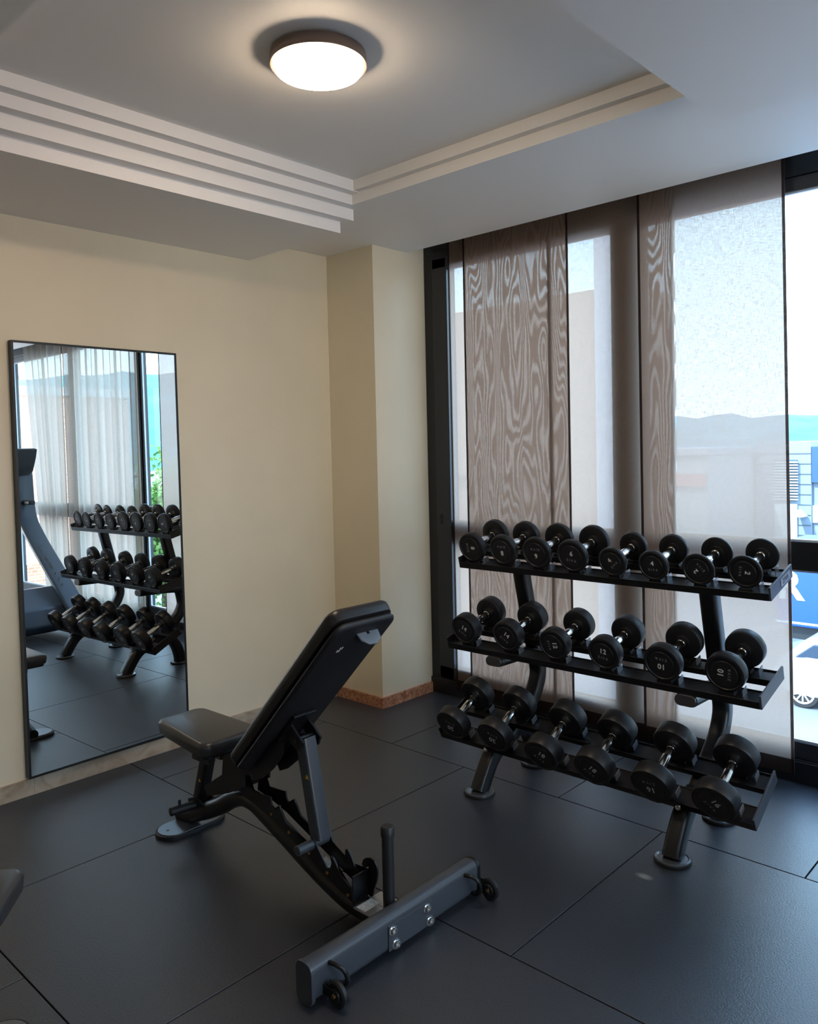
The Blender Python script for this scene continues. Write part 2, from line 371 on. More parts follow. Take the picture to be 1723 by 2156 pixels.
# windows: bays between mullions, each a window_<n> with frame, sash and two panes
ZT, Z1, Z0, ZS = 2.565, 1.058, .931, .175
def window(n, y1, y0, sash=False):
    r = bpy.data.objects.new('window_%d' % n, None); C.objects.link(r); r.location = (WW, (y0+y1)/2, 0); BASE[r.name] = Vector(r.location); r['kind'] = 'structure'
    b = B()
    fr = .076 if sash else .03
    for a0, a1, z0, z1 in ((y0, y1, 0, .10), (y0, y1, ZT+.06, 2.757), (y1-fr, y1, .10, ZT+.06), (y0, y0+(.045 if sash else .03), .10, ZT+.06)):
        box(b, WW, WW+.085, a0, a1, z0, z1)
    box(b, WW-.012, WW+.085, y0, y1, 0, .095)
    box(b, WW+.008, WW+.085, y0+.045, y1-fr, Z0+.0, Z1)
    obj('window_frame', b, 'black_frame', r, bevel=.003)
    b = B(); s0 = y0+(.045 if sash or n == 1 else .03); s1 = y1-fr; sw = .11 if sash else .022; s_ = .0 if sash else 0
    for a0, a1, z0, z1 in ((s1-sw, s1, .10, ZT+.06), (s0, s0+(.07 if sash else .022), .10, ZT+.06), (s0, s1, .10, ZS), (s0, s1, ZT, ZT+.06)):
        box(b, WW-(.012 if sash else -.012), WW+.07, a0, a1, z0, z1)
    obj('sash', b, 'sash_black', r, bevel=.004)
    ya, yb = s0+(.07 if sash else .022), s1-sw
    for za, zb in ((ZS, Z0), (Z1, ZT)):
        p = bx('pane', 'window_glass', WW+.038, WW+.044, ya, yb, za, zb, r)
        b = B(); q = .008
        for a0, a1, z0, z1 in ((ya, yb, za, za+q), (ya, yb, zb-q, zb), (ya, ya+q, za, zb), (yb-q, yb, za, zb)): box(b, WW+.022, WW+.038, a0, a1, z0, z1)
        obj('glazing_bead', b, 'frame_bead', r)
    return r
w1 = window(1, 3.258, 1.885, True); w2 = window(2, 1.885, .735); window(3, .735, -.45); window(4, -.45, -1.85); window(5, -1.85, YB)
b = B(); box(b, WW-.014, WW-.002, 1.95, 1.99, 1.37, 1.49); obj('window_handle', b, 'black_frame', w1, bevel=.006)
b = B()
for z in (1.05, 1.085): cyl(b, (WW-.016, 3.15, z-.01), (WW-.016, 3.15, z+.015), .007, 10)
obj('hinge', b, 'black_frame', w1)
bx('wall_outer_header', 'cladding', WW+.085, 3.95, YB, 3.7, 2.70, 3.05, st=True)

# ---------------------------------------------------------------- curtains
def panel(name, x, ya, yb, m, label, zt=2.745, zb=.045, skew=0., amp=.003, group='sheer curtain panels on the ceiling track'):
    r = thing(name, label, 'curtain', (x, (ya+yb)/2, 0), group)
    b = B(); ny = 40; nz = 24; vs = []
    def P(u, v, dx=0):
        y = ya+(yb-ya)*u; z = zt+(zb-zt)*v
        return (x+dx+amp*math.sin(u*9+x*50)*(.3+v), y+skew*v*(.3+.7*u), z)
    for j in range(nz+1): vs.append([b.verts.new(P(i/ny, j/nz)) for i in range(ny+1)])
    for j in range(nz):
        for i in range(ny): b.faces.new((vs[j][i], vs[j][i+1], vs[j+1][i+1], vs[j+1][i]))
    obj('sheer', b, m, r)
    hw = .013/abs(yb-ya)
    for nm, u0, u1 in (('side_hem', 0, hw), ('side_hem', 1-hw, 1)):
        b = B(); vs = []
        for j in range(nz+1): vs.append([b.verts.new(P(u, j/nz, -.0015)) for u in (u0, u1)])
        for j in range(nz): b.faces.new((vs[j][0], vs[j][1], vs[j+1][1], vs[j+1][0]))
        o = obj(nm, b, 'sheer_hem', r)
    b = B(); vs = []
    for j in range(3): vs.append([b.verts.new(P(i/ny, 1-.012*j, -.0018)) for i in range(ny+1)])
    for j in range(2):
        for i in range(ny): b.faces.new((vs[j][i], vs[j][i+1], vs[j+1][i+1], vs[j+1][i]))
    obj('bottom_hem', b, 'sheer_hem', r)
    b = B(); box(b, x-.003, x+.003, yb, ya, zt-.01, zt+.012); obj('track_rail', b, 'black_frame', r)
    return r
panel('sheer_curtain', 3.655, 3.050, 2.338, 'sheer_plain', 'leftmost sheer brown curtain panel, beside the black window frame at the pillar')
panel('sheer_curtain', 3.640, 2.924, 2.228, 'sheer_over_a', 'sheer brown curtain panel with rippled moire grain, overlapping the leftmost one')
panel('sheer_curtain', 3.648, 2.360, 1.6625, 'sheer_plain', 'sheer brown curtain panel across the dark window mullion, behind the middle of the rack')
panel('sheer_curtain', 3.634, 1.838, 1.161, 'sheer_over_c', 'rightmost wide sheer curtain panel, bluish with sky, its edge at the open pane', skew=-.03)
def drape(ya, yb, n, label, amp=.028, x=3.630, pull=0.):
    r = thing('curtain', label, 'curtain', (x, (ya+yb)/2, 0), 'gathered drapes seen in the mirror')
    b = B(); N = n*14; rows = []
    for z in (2.745, 2.0, 1.2, .5, .06):
        rows.append([b.verts.new((x+amp*math.sin(2*math.pi*i/14+math.sin(i*.13)*1.2)*(.7+.3*math.sin(i*.31)), ya+(yb-ya)*i/N*(1-pull*(1-z/2.7)), z)) for i in range(N+1)])
    for A, Bq in zip(rows, rows[1:]):
        for i in range(N): b.faces.new((A[i], A[i+1], Bq[i+1], Bq[i]))
    obj('cloth', b, 'drape', r)
    b = B(); box(b, x-.006, x+.006, yb, ya, 2.745, 2.757); obj('track_rail', b, 'black_frame', r)
drape(.80, -.52, 12, 'wide gathered beige curtain behind the reflected rack in the mirror')
drape(-.58, -1.34, 6, 'narrow gathered beige curtain at the far left of the mirror', pull=.42)

# ---------------------------------------------------------------- ceiling lamp
LX, LY = 1.716, 1.946
r = thing('ceiling_lamp', 'round flush ceiling lamp with taupe ring and glowing white diffuser', 'lamp', (LX, LY, 2.757))
b = B(); lathe(b, [(2.757, .10), (2.750, .10), (2.750, .150), (2.718, .154), (2.714, .152), (2.714, .143), (2.745, .141), (2.745, 0)], 'Z', 64, (LX, LY, 0)); obj('lamp_ring', b, 'lamp_ring', r)
b = B(); lathe(b, [(2.735, .139), (2.716, .142), (2.705, .141), (2.697, .134), (2.691, .115), (2.687, .07), (2.686, 0)], 'Z', 64, (LX, LY, 0)); obj('diffuser', b, 'lamp_glass', r)

fill_lamp = copy_tree(r); fill_lamp.location = (1.72, -1.2, 2.555)  # extra copy added out of view to raise the room's brightness
tag(fill_lamp, 'added round fill lamp on the lowered ceiling, unseen outside the picture', 'lamp')

# ---------------------------------------------------------------- wall mirror
r = thing('wall_mirror', 'tall frameless-looking rectangular mirror in thin black frame hung low on cream wall', 'mirror', (1.80, LW-.02, .09))
r['label'] = 'tall rectangular wall mirror in a thin black frame reflecting the dumbbell rack'
x0, x1, z0, z1, yf = 1.385, 2.193, .083, 2.008, LW-.042
b = B(); t_ = .010
for a in ((x0, x0+t_, z0, z1), (x1-t_, x1, z0, z1), (x0+t_, x1-t_, z0, z0+t_), (x0+t_, x1-t_, z1-t_, z1)): box(b, a[0], a[1], yf, LW-.003, a[2], a[3])
for v in b.verts:
    if v.co.y < yf+.001: v.co.y += .0137*(v.co.x-x0)/(x1-x0)+.0075*(v.co.z-z0)/(z1-z0)+.001
obj('frame', b, 'black_frame', r)
b = B(); vs = [b.verts.new(p) for p in ((x0+t_, yf+.003, z0+t_), (x1-t_, yf+.003+.0137, z0+t_), (x1-t_, yf+.003+.0137+.0075, z1-t_), (x0+t_, yf+.003+.0075, z1-t_))]; b.faces.new(vs); obj('mirror_glass', b, 'mirror_glass', r, smooth=False)

# ---------------------------------------------------------------- dumbbell rack
RY0, RY1 = .98, 2.395
TIERS = {'top': (2.900, .983, 14), 'mid': (2.803, .621, 14), 'bot': (2.732, .213, 27)}
def tierM(t):
    x, z, a = TIERS[t]; a *= D2R
    return Matrix(((math.cos(a), 0, -math.sin(a), x), (0, 1, 0, 0), (math.sin(a), 0, math.cos(a), z), (0, 0, 0, 1)))
rack = thing('dumbbell_rack', 'black three tier dumbbell rack on curved legs in front of the curtains', 'dumbbell rack', (2.9, 1.6875, 0))
DEP = .236
DB = {  # kg, Y, front face s, rear inner face s, radius, thickness, marking turn (degrees)
 'top': [(8, 2.318, .012, .199, .070, .034, -90), (8, 2.140, .012, .199, .070, .034, 180), (6, 1.958, .011, .196, .071, .028, 180), (6, 1.781, .010, .197, .071, .028, -8),
         (4, 1.596, .010, .196, .061, .025, 45), (4, 1.420, .010, .196, .061, .025, 0), (2, 1.240, .010, .192, .062, .014, 130), (2, 1.074, .026, .205, .062, .014, -100)],
 'mid': [(14, 2.292, .011, .203, .069, .056, -30), (14, 2.061, .018, .208, .069, .056, -38), (12, 1.822, .018, .214, .068, .050, -82), (12, 1.589, .018, .214, .068, .050, -8),
         (10, 1.343, .016, .207, .072, .045, 175), (10, 1.110, .014, .220, .073, .045, 84)],
 'bot': [(20, 2.291, -.012, .188, .077, .058, 165), (20, 2.057, -.012, .186, .077, .058, 160), (18, 1.802, -.033, .170, .076, .066, -35), (18, 1.573, -.033, .174, .076, .066, -42),
         (16, 1.331, -.030, .180, .078, .060, 183), (16, 1.100, -.028, .184, .078, .060, -50)]}
for t in TIERS:
    MT = tierM(t)
    for nm, s0, s1 in (('front_rail', .0, .082), ('back_rail', DEP-.075, DEP)):
        b = B()
        box(b, s0 if nm == 'front_rail' else s1-.004, (s0+.004) if nm == 'front_rail' else s1, RY0+.008, RY1-.008, -.052, -.024)
        box(b, s0, s1, RY0+.008, RY1-.008, -.036, -.030); box(b, s1-.004 if nm == 'front_rail' else s0, s1 if nm == 'front_rail' else s0+.004, RY0+.008, RY1-.008, -.052, -.026)
        bmesh.ops.transform(b, matrix=MT, verts=b.verts); obj(nm, b, 'black_steel', rack, bevel=.0012)
    for y in (RY0, RY1-.008):
        b = B(); box(b, 0, DEP, y, y+.008, -.052, 0); bmesh.ops.transform(b, matrix=MT, verts=b.verts); obj('end_plate', b, 'grey_steel' if y == RY0 else 'black_steel', rack, bevel=.002)
    for (kg, y, s, q, rr, th, rot) in DB[t]:
        for sc_ in (s+th/2, q+th/2):
            s_c = min(max(sc_, .034), DEP-.034); b = B(); wd = .017; n = 12; R_ = rr+.004; prof = []
            cz = rr-.020
            for i in range(n+1):
                a = (-110+40*i/n)*D2R; prof.append((y+R_*math.cos(a), cz+R_*math.sin(a)))
            lo = [(prof[-1][0]+.004, -.030), (prof[0][0]-.004, -.030)]
            slab(b, prof+lo, s_c-wd, s_c+wd); bmesh.ops.transform(b, matrix=MT, verts=b.verts)
            sd = obj('saddle', b, 'saddle_plastic', rack)
        yy = y-rr*.80
        for a0, a1 in ((.022, .060), (DEP-.05, DEP-.012)):
            b = B(); box(b, a0, a1, yy-.002, yy+.001, -.030, -.004); bmesh.ops.transform(b, matrix=MT, verts=b.verts); obj('saddle_tab', b, 'tab_metal', rack)
# uprights, legs, arms
for yc in (1.25, 2.125):
    S = lambda *p: [Vector((x, yc, z)) for x, z in p]
    b = B(); sweep(b, smooth_path(S((2.86, .155), (2.95, .215), (3.04, .285), (3.11, .345), (3.148, .42), (3.142, .49), (3.112, .60), (3.075, .74), (3.035, .90), (3.028, .935)), 5), rrect(.066, .068, .018), (0, 1, 0)); obj('upright', b, 'black_steel', rack)
    for pth in (((2.875, .185), (2.81, .160), (2.765, .125), (2.73, .08), (2.70, .035), (2.688, .012)), ((2.93, .225), (3.00, .215), (3.06, .175), (3.095, .11), (3.11, .05), (3.113, .012))):
        b = B(); sweep(b, smooth_path(S(*pth), 5), rrect(.072, .066, .018), (0, 1, 0)); lg = obj('leg', b, 'black_steel', rack)
        fx = pth[-1][0]
        b = B(); lathe(b, [(.004, 0), (.004, .064), (.014, .062), (.016, .056), (.013, .052), (.013, 0)], 'Z', 36, (fx, yc, 0)); ft = obj('foot', b, 'foot_metal', lg)
        b = B(); lathe(b, [(0, 0), (0, .066), (.007, .067), (.012, .065), (.012, 0)], 'Z', 36, (fx, yc, 0)); obj('rubber_foot', b, 'rubber', lg)
    b = B(); sweep(b, [(3.13, yc+.0, .535), (2.99, yc, .548), (2.812, yc+.0, .553)], rrect(.086, .046, .022), (0, 0, 1)); obj('support_arm', b, 'black_steel', rack)
    b = B(); sweep(b, [(2.812, yc, .553), (2.800, yc, .5535)], rrect(.082, .042, .020), (0, 0, 1)); obj('arm_cap', b, 'vinyl_light', rack, bevel=.003)
    b = B(); sweep(b, [(3.04, yc, .925), (2.93, yc, .945)], rrect(.05, .03, .008), (0, 0, 1)); obj('support_arm', b, 'black_steel', rack)
    b = B(); cyl(b, (2.733, yc+.0, .178), (2.738, yc, .180), .011, 12); cyl(b, (2.728, yc, .176), (2.733, yc, .178), .006, 6); obj('bolt', b, 'chrome', rack)
# name plate on the top end plate
MT = tierM('top')
b = B(); box(b, .105, .205, RY0-.0015, RY0, -.040, -.012); bmesh.ops.transform(b, matrix=MT, verts=b.verts); npl = obj('nameplate', b, 'brushed_plate', rack)
tb = text_bm('ZIVA', .026, .0003, 1.15, .0006); b = B()
merge(b, tb, MT @ Matrix.Translation((.155, RY0-.0017, -.0265)) @ Matrix.Rotation(math.pi/2, 4, 'X')); obj('nameplate_lettering', b, 'black_steel', npl, smooth=False)

# ---------------------------------------------------------------- dumbbells
def make_dumbbell(kg, r, th, g, rot):
    """axis along local X, origin at the middle of the grip; front outer face at -g/2-th"""
    d = bpy.data.objects.new('dumbbell', None); C.objects.link(d); d.empty_display_size = .05
    h = g/2
    b = B(); lathe(b, [(-h-.004, 0), (-h-.004, .017), (-h+.012, .017), (-h+.013, .0145), (-h+.024, .0145), (-h*.4, .0165), (0, .0172), (h*.4, .0165), (h-.024, .0145), (h-.013, .0145), (h-.012, .017), (h+.004, .017), (h+.004, 0)], 'X', 24)
    obj('handle', b, 'chrome', d)
    e_ = min(.007, th*.3)
    for sg in (-1, 1):
        o = sg*(h+th); i_ = sg*h
        b = B()
        lathe(b, [(i_, 0), (i_, .026), (i_+sg*.001, .027), (i_, .030), (i_, r-e_), (i_+sg*e_*.3, r-e_*.3), (i_+sg*e_, r), (o-sg*e_, r), (o-sg*e_*.3, r-e_*.3), (o, r-e_), (o, r*.86), (o-sg*.0028, r*.83), (o-sg*.0028, r*.66), (o-sg*.0012, r*.64), (o-sg*.0012, 0)], 'X', 48)
        hd = obj('head', b, 'urethane', d)
        if sg < 0:
            b = B()
            tb = text_bm(str(kg), r*.42, .0003, 1.05, .0006); merge(b, tb, Matrix.Translation((0, r*.16, 0)))
            mk = obj('number_marking', b, 'marking', hd, smooth=False)
            mk.matrix_local = Matrix.Translation((o+.0010, 0, 0)) @ Matrix.Rotation(-rot*D2R, 4, 'X') @ Matrix(((0, 0, -1, 0), (-1, 0, 0, 0), (0, 1, 0, 0), (0, 0, 0, 1)))
            b = B(); tb = text_bm('ZIVA', r*.20, .0003, 1.7); merge(b, tb, Matrix.Translation((0, -r*.26, 0)))
            mk2 = obj('brand_marking', b, 'marking_dim', hd, smooth=False); mk2.matrix_local = Matrix.Translation((o+.0010, 0, 0)) @ Matrix.Rotation(-rot*D2R, 4, 'X') @ Matrix(((0, 0, -1, 0), (-1, 0, 0, 0), (0, 1, 0, 0), (0, 0, 0, 1)))
    return d
def turn(d, rot, kg):
    for hd in d.children:
        for mk in hd.children:
            x = mk.location.x
            mk.matrix_local = Matrix.Translation((x, 0, 0)) @ Matrix.Rotation(-rot*D2R, 4, 'X') @ Matrix(((0, 0, -1, 0), (-1, 0, 0, 0), (0, 1, 0, 0), (0, 0, 0, 1)))
TN = {'top': 'top', 'mid': 'middle', 'bot': 'bottom'}
ORD = {8: ('leftmost', 'second from the left', 'third from the left', 'fourth from the left', 'fourth from the right', 'third from the right', 'second from the right', 'rightmost'),
       6: ('leftmost', 'second from the left', 'third from the left', 'third from the right', 'second from the right', 'rightmost')}
SZ = {2: 'thin-headed', 4: 'small', 6: 'slim', 8: 'slim', 10: 'broad-headed', 12: 'thick', 14: 'thick', 16: 'heavy', 18: 'deep-headed', 20: 'heavy'}
for t in TIERS:
    prev = None; MT = tierM(t); N = len(DB[t])
    for i, (kg, y, s, q, rr, th, rot) in enumerate(DB[t]):
        g_ = q-s-th
        if prev is not None and prev[1] == kg:
            d = copy_tree(prev[0]); turn(d, rot, kg)
        else:
            d = make_dumbbell(kg, rr, th, g_, rot)
        prev = (d, kg)
        d.matrix_world = MT @ Matrix.Translation((s+th+g_/2, y, rr-.0225))
        tag(d, '%s black dumbbell marked %d, %s on the rack\'s %s tier' % (SZ[kg], kg, ORD[N][i], TN[t]), 'dumbbell', 'round black dumbbells on the rack')

# ---------------------------------------------------------------- adjustable bench
CX = 1.71
bench = thing('weight_bench', 'black adjustable weight bench with raised backrest in the middle of the floor', 'bench', (CX, 2.3, 0))
def P3(y, z, x=CX): return Vector((x, y, z))
b = B(); prof = rrect(.062, .108, .024, 5)
sweep(b, [(1.345, 1.672, .064), (2.058, 1.672, .064)], prof, (0, 0, 1)); obj('stabiliser_bar', b, 'grey_steel', bench)
for xa, xb_ in ((1.333, 1.347), (2.056, 2.070)):
    b = B(); sweep(b, [(xa, 1.672, .060), (xb_, 1.672, .060)], rrect(.068, .120, .026, 5), (0, 0, 1)); obj('end_cap', b, 'black_steel' if xa > 2 else 'grey_steel', bench, bevel=.002)
bx('mounting_plate', 'grey_steel', 1.628, 1.822, 1.637, 1.642, .018, .094, bench, bevel=.001)
for x, z in ((1.644, .077), (1.656, .032), (1.796, .077), (1.808, .032)):
    b = B(); lathe(b, [(1.638, 0), (1.638, .0160), (1.634, .0160), (1.633, .011), (1.626, .0105), (1.625, .006), (1.630, .005), (1.630, 0)], 'Y', 20, (x, 0, z)); obj('bolt', b, 'chrome', bench)
for sx, x in ((-1, 1.388), (1, 2.066)):
    b = B(); lathe(b, [(x-.011, 0), (x-.011, .017), (x-.008, .018), (x-.009, .030), (x-.005, .036), (x+.005, .036), (x+.009, .030), (x+.008, .018), (x+.011, .017), (x+.011, 0)], 'X', 28, (0, 1.598, .0365)); wh = obj('wheel', b, 'rubber', bench)
    b = B(); cyl(b, (x-.016, 1.598, .0365), (x+.016, 1.598, .0365), .006, 12); obj('axle', b, 'brass_bolt', wh)
    b = B()
    for q in (-.014, .012): box(b, x+q, x+q+.002, 1.592, 1.645, .025, .052)
    obj('wheel_bracket', b, 'black_steel', bench, bevel=.001)
    xh = x+.012 if sx < 0 else x-.076
    b = B(); sweep(b, smooth_path([(xh, 1.645, .098), (xh+.004, 1.615, .100), (xh+.016, 1.598, .085), (xh+.030, 1.600, .050), (xh+.036, 1.622, .026), (xh+.036, 1.645, .024)], 5), circ(.0065, 10)); obj('guard_loop', b, 'black_steel', bench)
# spine tube
b = B(); sweep(b, smooth_path([P3(2.90, .030), P3(2.80, .062), P3(2.70, .106), P3(2.60, .156), P3(2.53, .199), P3(2.46, .224), P3(2.39, .222), P3(2.32, .198), P3(2.195, .150), P3(2.095, .110), P3(2.0, .076), P3(1.90, .048), P3(1.82, .042), P3(1.70, .042)], 4), circ(.036, 20, .034), (1, 0, 0)); obj('spine_tube', b, 'black_steel', bench)
# rear foot
def stadium(cx, cy, hl, r_, n=12):
    return [(cx+hl+r_*math.cos(a), cy+r_*math.sin(a)) for a in [(-90+180*i/n)*D2R for i in range(n+1)]] + [(cx-hl+r_*math.cos(a), cy+r_*math.sin(a)) for a in [(90+180*i/n)*D2R for i in range(n+1)]]
b = B(); slab(b, stadium(CX-.005, 2.83, .078, .070), 0, .016, 'Z'); obj('rubber_foot', b, 'rubber', bench, bevel=.003)
b = B(); slab(b, stadium(CX-.005, 2.83, .076, .062), .014, .020, 'Z'); fp = obj('foot_plate', b, 'foot_metal', bench, bevel=.002)
b = B(); cyl(b, (CX-.108, 2.83, .0195), (CX-.108, 2.83, .0205), .0065, 14); obj('screw_hole', b, 'black_steel', fp)
# seat post and pop lever
b = B(); sweep(b, [P3(2.775, .085), P3(2.688, .345)], rrect(.046, .046, .006), (1, 0, 0)); obj('seat_post', b, 'black_steel', bench)
b = B(); sweep(b, [(CX-.13, 2.77, .118), (CX-.02, 2.755, .118)], circ(.0165, 16)); sweep(b, [(CX-.09, 2.765, .118), (CX-.09, 2.765, .155)], circ(.006, 10)); obj('adjusting_lever', b, 'rubber', bench, bevel=.003)
b = B(); slab(b, [(2.79, .04), (2.70, .085), (2.69, .13), (2.74, .155), (2.80, .13)], CX-.032, CX-.026); slab(b, [(2.79, .04), (2.70, .085), (2.69, .13), (2.74, .155), (2.80, .13)], CX+.026, CX+.032); obj('post_bracket', b, 'black_steel', bench)
def tri(y, z, x, s):   # small warning triangle facing -x
    b = B(); slab(b, [(y-s, z), (y+s, z), (y, z+s*1.7)], x-.0006, x); return b
obj('warning_sticker', tri(2.726, .215, CX-.0232, .008), 'warning_yellow', bench, smooth=False)
# seat pad (tapered, rounded)
def pad(bm, L_, w0, w1, th, r_, M_):
    """pad from v=0 (width w0) to v=L_ (width w1), top surface at z=0, thickness th, corner radius r_"""
    outl = []
    for cx, cy, a0 in ((w0/2-r_, r_, -90), (w1/2-r_, L_-r_, 0), (-w1/2+r_, L_-r_, 90), (-w0/2+r_, r_, 180)):
        for i in range(6): a = (a0+90*i/5)*D2R; outl.append((cx+r_*math.cos(a), cy+r_*math.sin(a)))
    rings = []
    for z, k in ((-th, .012), (-th+.004, .003), (-th*.5, 0), (-.012, .0), (-.004, .004), (0, .013)):
        cxx, cyy = 0, L_/2
        rings.append([bm.verts.new(M_ @ Vector((x-math.copysign(min(abs(x), k), x), y-math.copysign(min(abs(y-cyy), k), y-cyy), z))) for x, y in outl])
    n = len(outl)
    for A, Bq in zip(rings, rings[1:]):
        for j in range(n): bm.faces.new((A[j], A[(j+1) % n], Bq[(j+1) % n], Bq[j]))
    bm.faces.new(rings[0][::-1]); bm.faces.new(rings[-1])
ST = Matrix.Translation((CX, 2.515, .438)) @ Matrix.Rotation(1.5*D2R, 4, 'X')
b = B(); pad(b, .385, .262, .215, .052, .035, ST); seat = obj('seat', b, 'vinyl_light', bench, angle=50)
b = B(); pad(b, .36, .235, .19, .012, .03, Matrix.Translation((0, .012, -.050)) @ ST); obj('seat_board', b, 'black_steel', bench)
b = B(); box(b, CX-.035, CX+.035, 2.56, 2.80, .345, .378); box(b, CX-.045, CX-.040, 2.62, 2.74, .31, .37); box(b, CX+.040, CX+.045, 2.62, 2.74, .31, .37); cyl(b, (CX-.055, 2.69, .335), (CX+.055, 2.69, .335), .010, 12); obj('seat_bracket', b, 'black_steel', bench, bevel=.002)
# backrest
A_ = 46.3*D2R
ud = Vector((0, -math.cos(A_), math.sin(A_))); nd = Vector((0, math.sin(A_), math.cos(A_)))
org = Vector((CX, 2.385, .425))
BM = Matrix(((1, 0, 0, org.x), (0, ud.y, nd.y, org.y), (0, ud.z, nd.z, org.z), (0, 0, 0, 1)))
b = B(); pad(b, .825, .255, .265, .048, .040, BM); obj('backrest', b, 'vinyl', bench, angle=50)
b = B(); pad(b, .815, .250, .258, .024, .036, BM @ Matrix.Translation((0, .004, -.049))); obj('backrest_shell', b, 'pad_shell', bench, angle=50)
b = B(); sweep(b, [BM @ Vector((x, .765, z)) for x, z in ((-.006, -.070), (-.004, -.090), (.006, -.099), (.026, -.101), (.040, -.094), (.046, -.070))], rrect(.040, .008, .003), tuple(ud)); obj('grip', b, 'grip_grey', bench)
# small logo strokes on the shell
b = B()
for x, v, w_ in ((-.060, .700, .004), (-.052, .700, .004), (-.066, .688, .004), (-.058, .688, .004)):
    box(b, x, x+w_, v, v+.010, -.0745, -.0728, BM)
obj('logo', b, 'marking', bench, smooth=False)
# bracket joining backrest to pivot
poly = [(2.33, .470), (2.50, .385), (2.506, .345), (2.511, .312), (2.632, .236), (2.615, .202), (2.54, .228), (2.468, .255), (2.377, .300), (2.374, .345), (2.321, .362), (2.31, .344), (2.264, .364), (2.20, .415), (2.15, .474), (2.14, .52)]
for x in (CX-.062, CX+.050):
    b = B(); slab(b, poly, x, x+.008); obj('pivot_plate', b, 'black_steel', bench)
b = B(); box(b, -.050, .046, .02, .34, -.086, -.074, BM); obj('backrest_beam', b, 'black_steel', bench, bevel=.003)
b = B(); cyl(b, (CX-.056, 2.45, .285), (CX+.056, 2.45, .285), .022, 20); obj('pivot', b, 'black_steel', bench, bevel=.002)
# strut
b = B(); sweep(b, [P3(2.098, .532), P3(2.03, .205)], rrect(.054, .054, .008), (1, 0, 0)); strut = obj('strut', b, 'grey_steel', bench)
obj('warning_sticker', tri(2.062, .405, CX-.0272, .009), 'warning_yellow', bench, smooth=False)
b = B()
for x in (CX-.042, CX+.034): slab(b, [(2.15, .60), (2.06, .53), (2.075, .50), (2.10, .50), (2.14, .53), (2.19, .57)], x, x+.008)
cyl(b, (CX-.052, 2.105, .528), (CX+.052, 2.105, .528), .011, 14); obj('strut_hinge', b, 'black_steel', bench)
b = B(); cyl(b, (CX-.10, 2.035, .196), (CX+.046, 2.035, .196), .0165, 20); obj('locking_pin', b, 'grey_steel', bench, bevel=.003)
# toothed ladder plates with the end hook
LP = [(2.405, .350), (2.385, .344), (2.384, .300), (2.352, .282), (2.30, .287), (2.255, .291), (2.25, .264), (2.238, .256), (2.222, .254), (2.207, .277), (2.193, .249), (2.173, .227), (2.145, .215), (2.1, .198), (2.072, .189), (2.056, .192), (2.043, .205), (2.030, .222), (2.012, .198), (1.994, .171), (1.976, .153), (1.962, .14), (1.948, .142), (1.938, .156), (1.944, .184), (1.931, .184), (1.917, .168), (1.903, .143), (1.861, .12), (1.848, .108), (1.834, .115), (1.823, .131), (1.818, .152), (1.826, .166), (1.839, .166), (1.856, .149), (1.866, .160), (1.859, .177), (1.845, .188), (1.825, .194), (1.808, .189), (1.796, .172), (1.795, .150), (1.800, .125), (1.811, .099), (1.823, .066)]
LOW = [(1.86, .072), (1.96, .108), (2.05, .143), (2.155, .181), (2.25, .216), (2.35, .240), (2.42, .250)]
for x in (CX-.036, CX+.030):
    b = B(); slab(b, (LP+LOW) if x > CX else LP[:28]+[(1.861, .12), (1.846, .112), (1.842, .070)]+LOW[1:], x, x+.006); pl_ = obj('ladder_plate', b, 'black_steel', bench)
    for y, z in ((2.252, .232), (2.155, .198), (2.051, .160), (1.961, .125), (1.863, .087)):
        if x < CX:
            b = B(); cyl(b, (x-.003, y, z), (x, y, z), .005, 10); obj('rivet', b, 'brass_bolt', pl_)
b = B()
for y0, z0_, y1, z1_ in ((2.03, .118, 1.955, .088), (1.93, .082, 1.89, .068)):
    box(b, CX-.022, CX+.022, 0, math.hypot(y1-y0, z1_-z0_), 0, .0012, Matrix.Translation((0, y0, z0_+.016)) @ Matrix.Rotation(math.atan2(z1_-z0_, y1-y0), 4, 'X'))
obj('instruction_sticker', b, 'sticker', bench, smooth=False)
b = B(); box(b, CX-.055, CX+.010, 1.765, 1.805, .0775, .0782); obj('serial_sticker', b, 'sticker', bench, smooth=False)
bx('end_plate', 'black_steel', CX-.032, CX+.032, 1.842, 1.847, .06, .150, bench)
bx('base_plate', 'brushed_plate', CX-.062, CX+.062, 1.700, 1.812, .073, .0775, bench, bevel=.001)
b = B(); cyl(b, (CX+.0, 1.715, .07), (CX+.0, 1.715, .338), .0185, 24); pst = obj('post', b, 'rubber', bench)
b = B(); lathe(b, [(.312, .019), (.313, .0215), (.338, .0215), (.343, .018), (.3435, 0)], 'Z', 24, (CX, 1.715, 0)); obj('post_cap', b, 'pad_shell', pst)
b = B(); lathe(b, [(.068, .0), (.068, .022), (.082, .0205), (.083, .018)], 'Z', 24, (CX, 1.715, 0)); obj('post_collar', b, 'foot_metal', pst)
# second bench, mostly outside the frame on the left
bench2 = copy_tree(bench)
bench2.location = (.30, 2.50, 0); bench2.rotation_euler = (0, 0, -128.5*D2R)
lc = Vector((-.085, .585, 0)); rz = Matrix.Rotation(-128.5*D2R, 4, 'Z')
bench2.location = Vector((.775, 2.115, 0)) - (rz @ lc)
tag(bench2, 'second black weight bench cut off by the left edge, only its seat corner in view', 'bench')

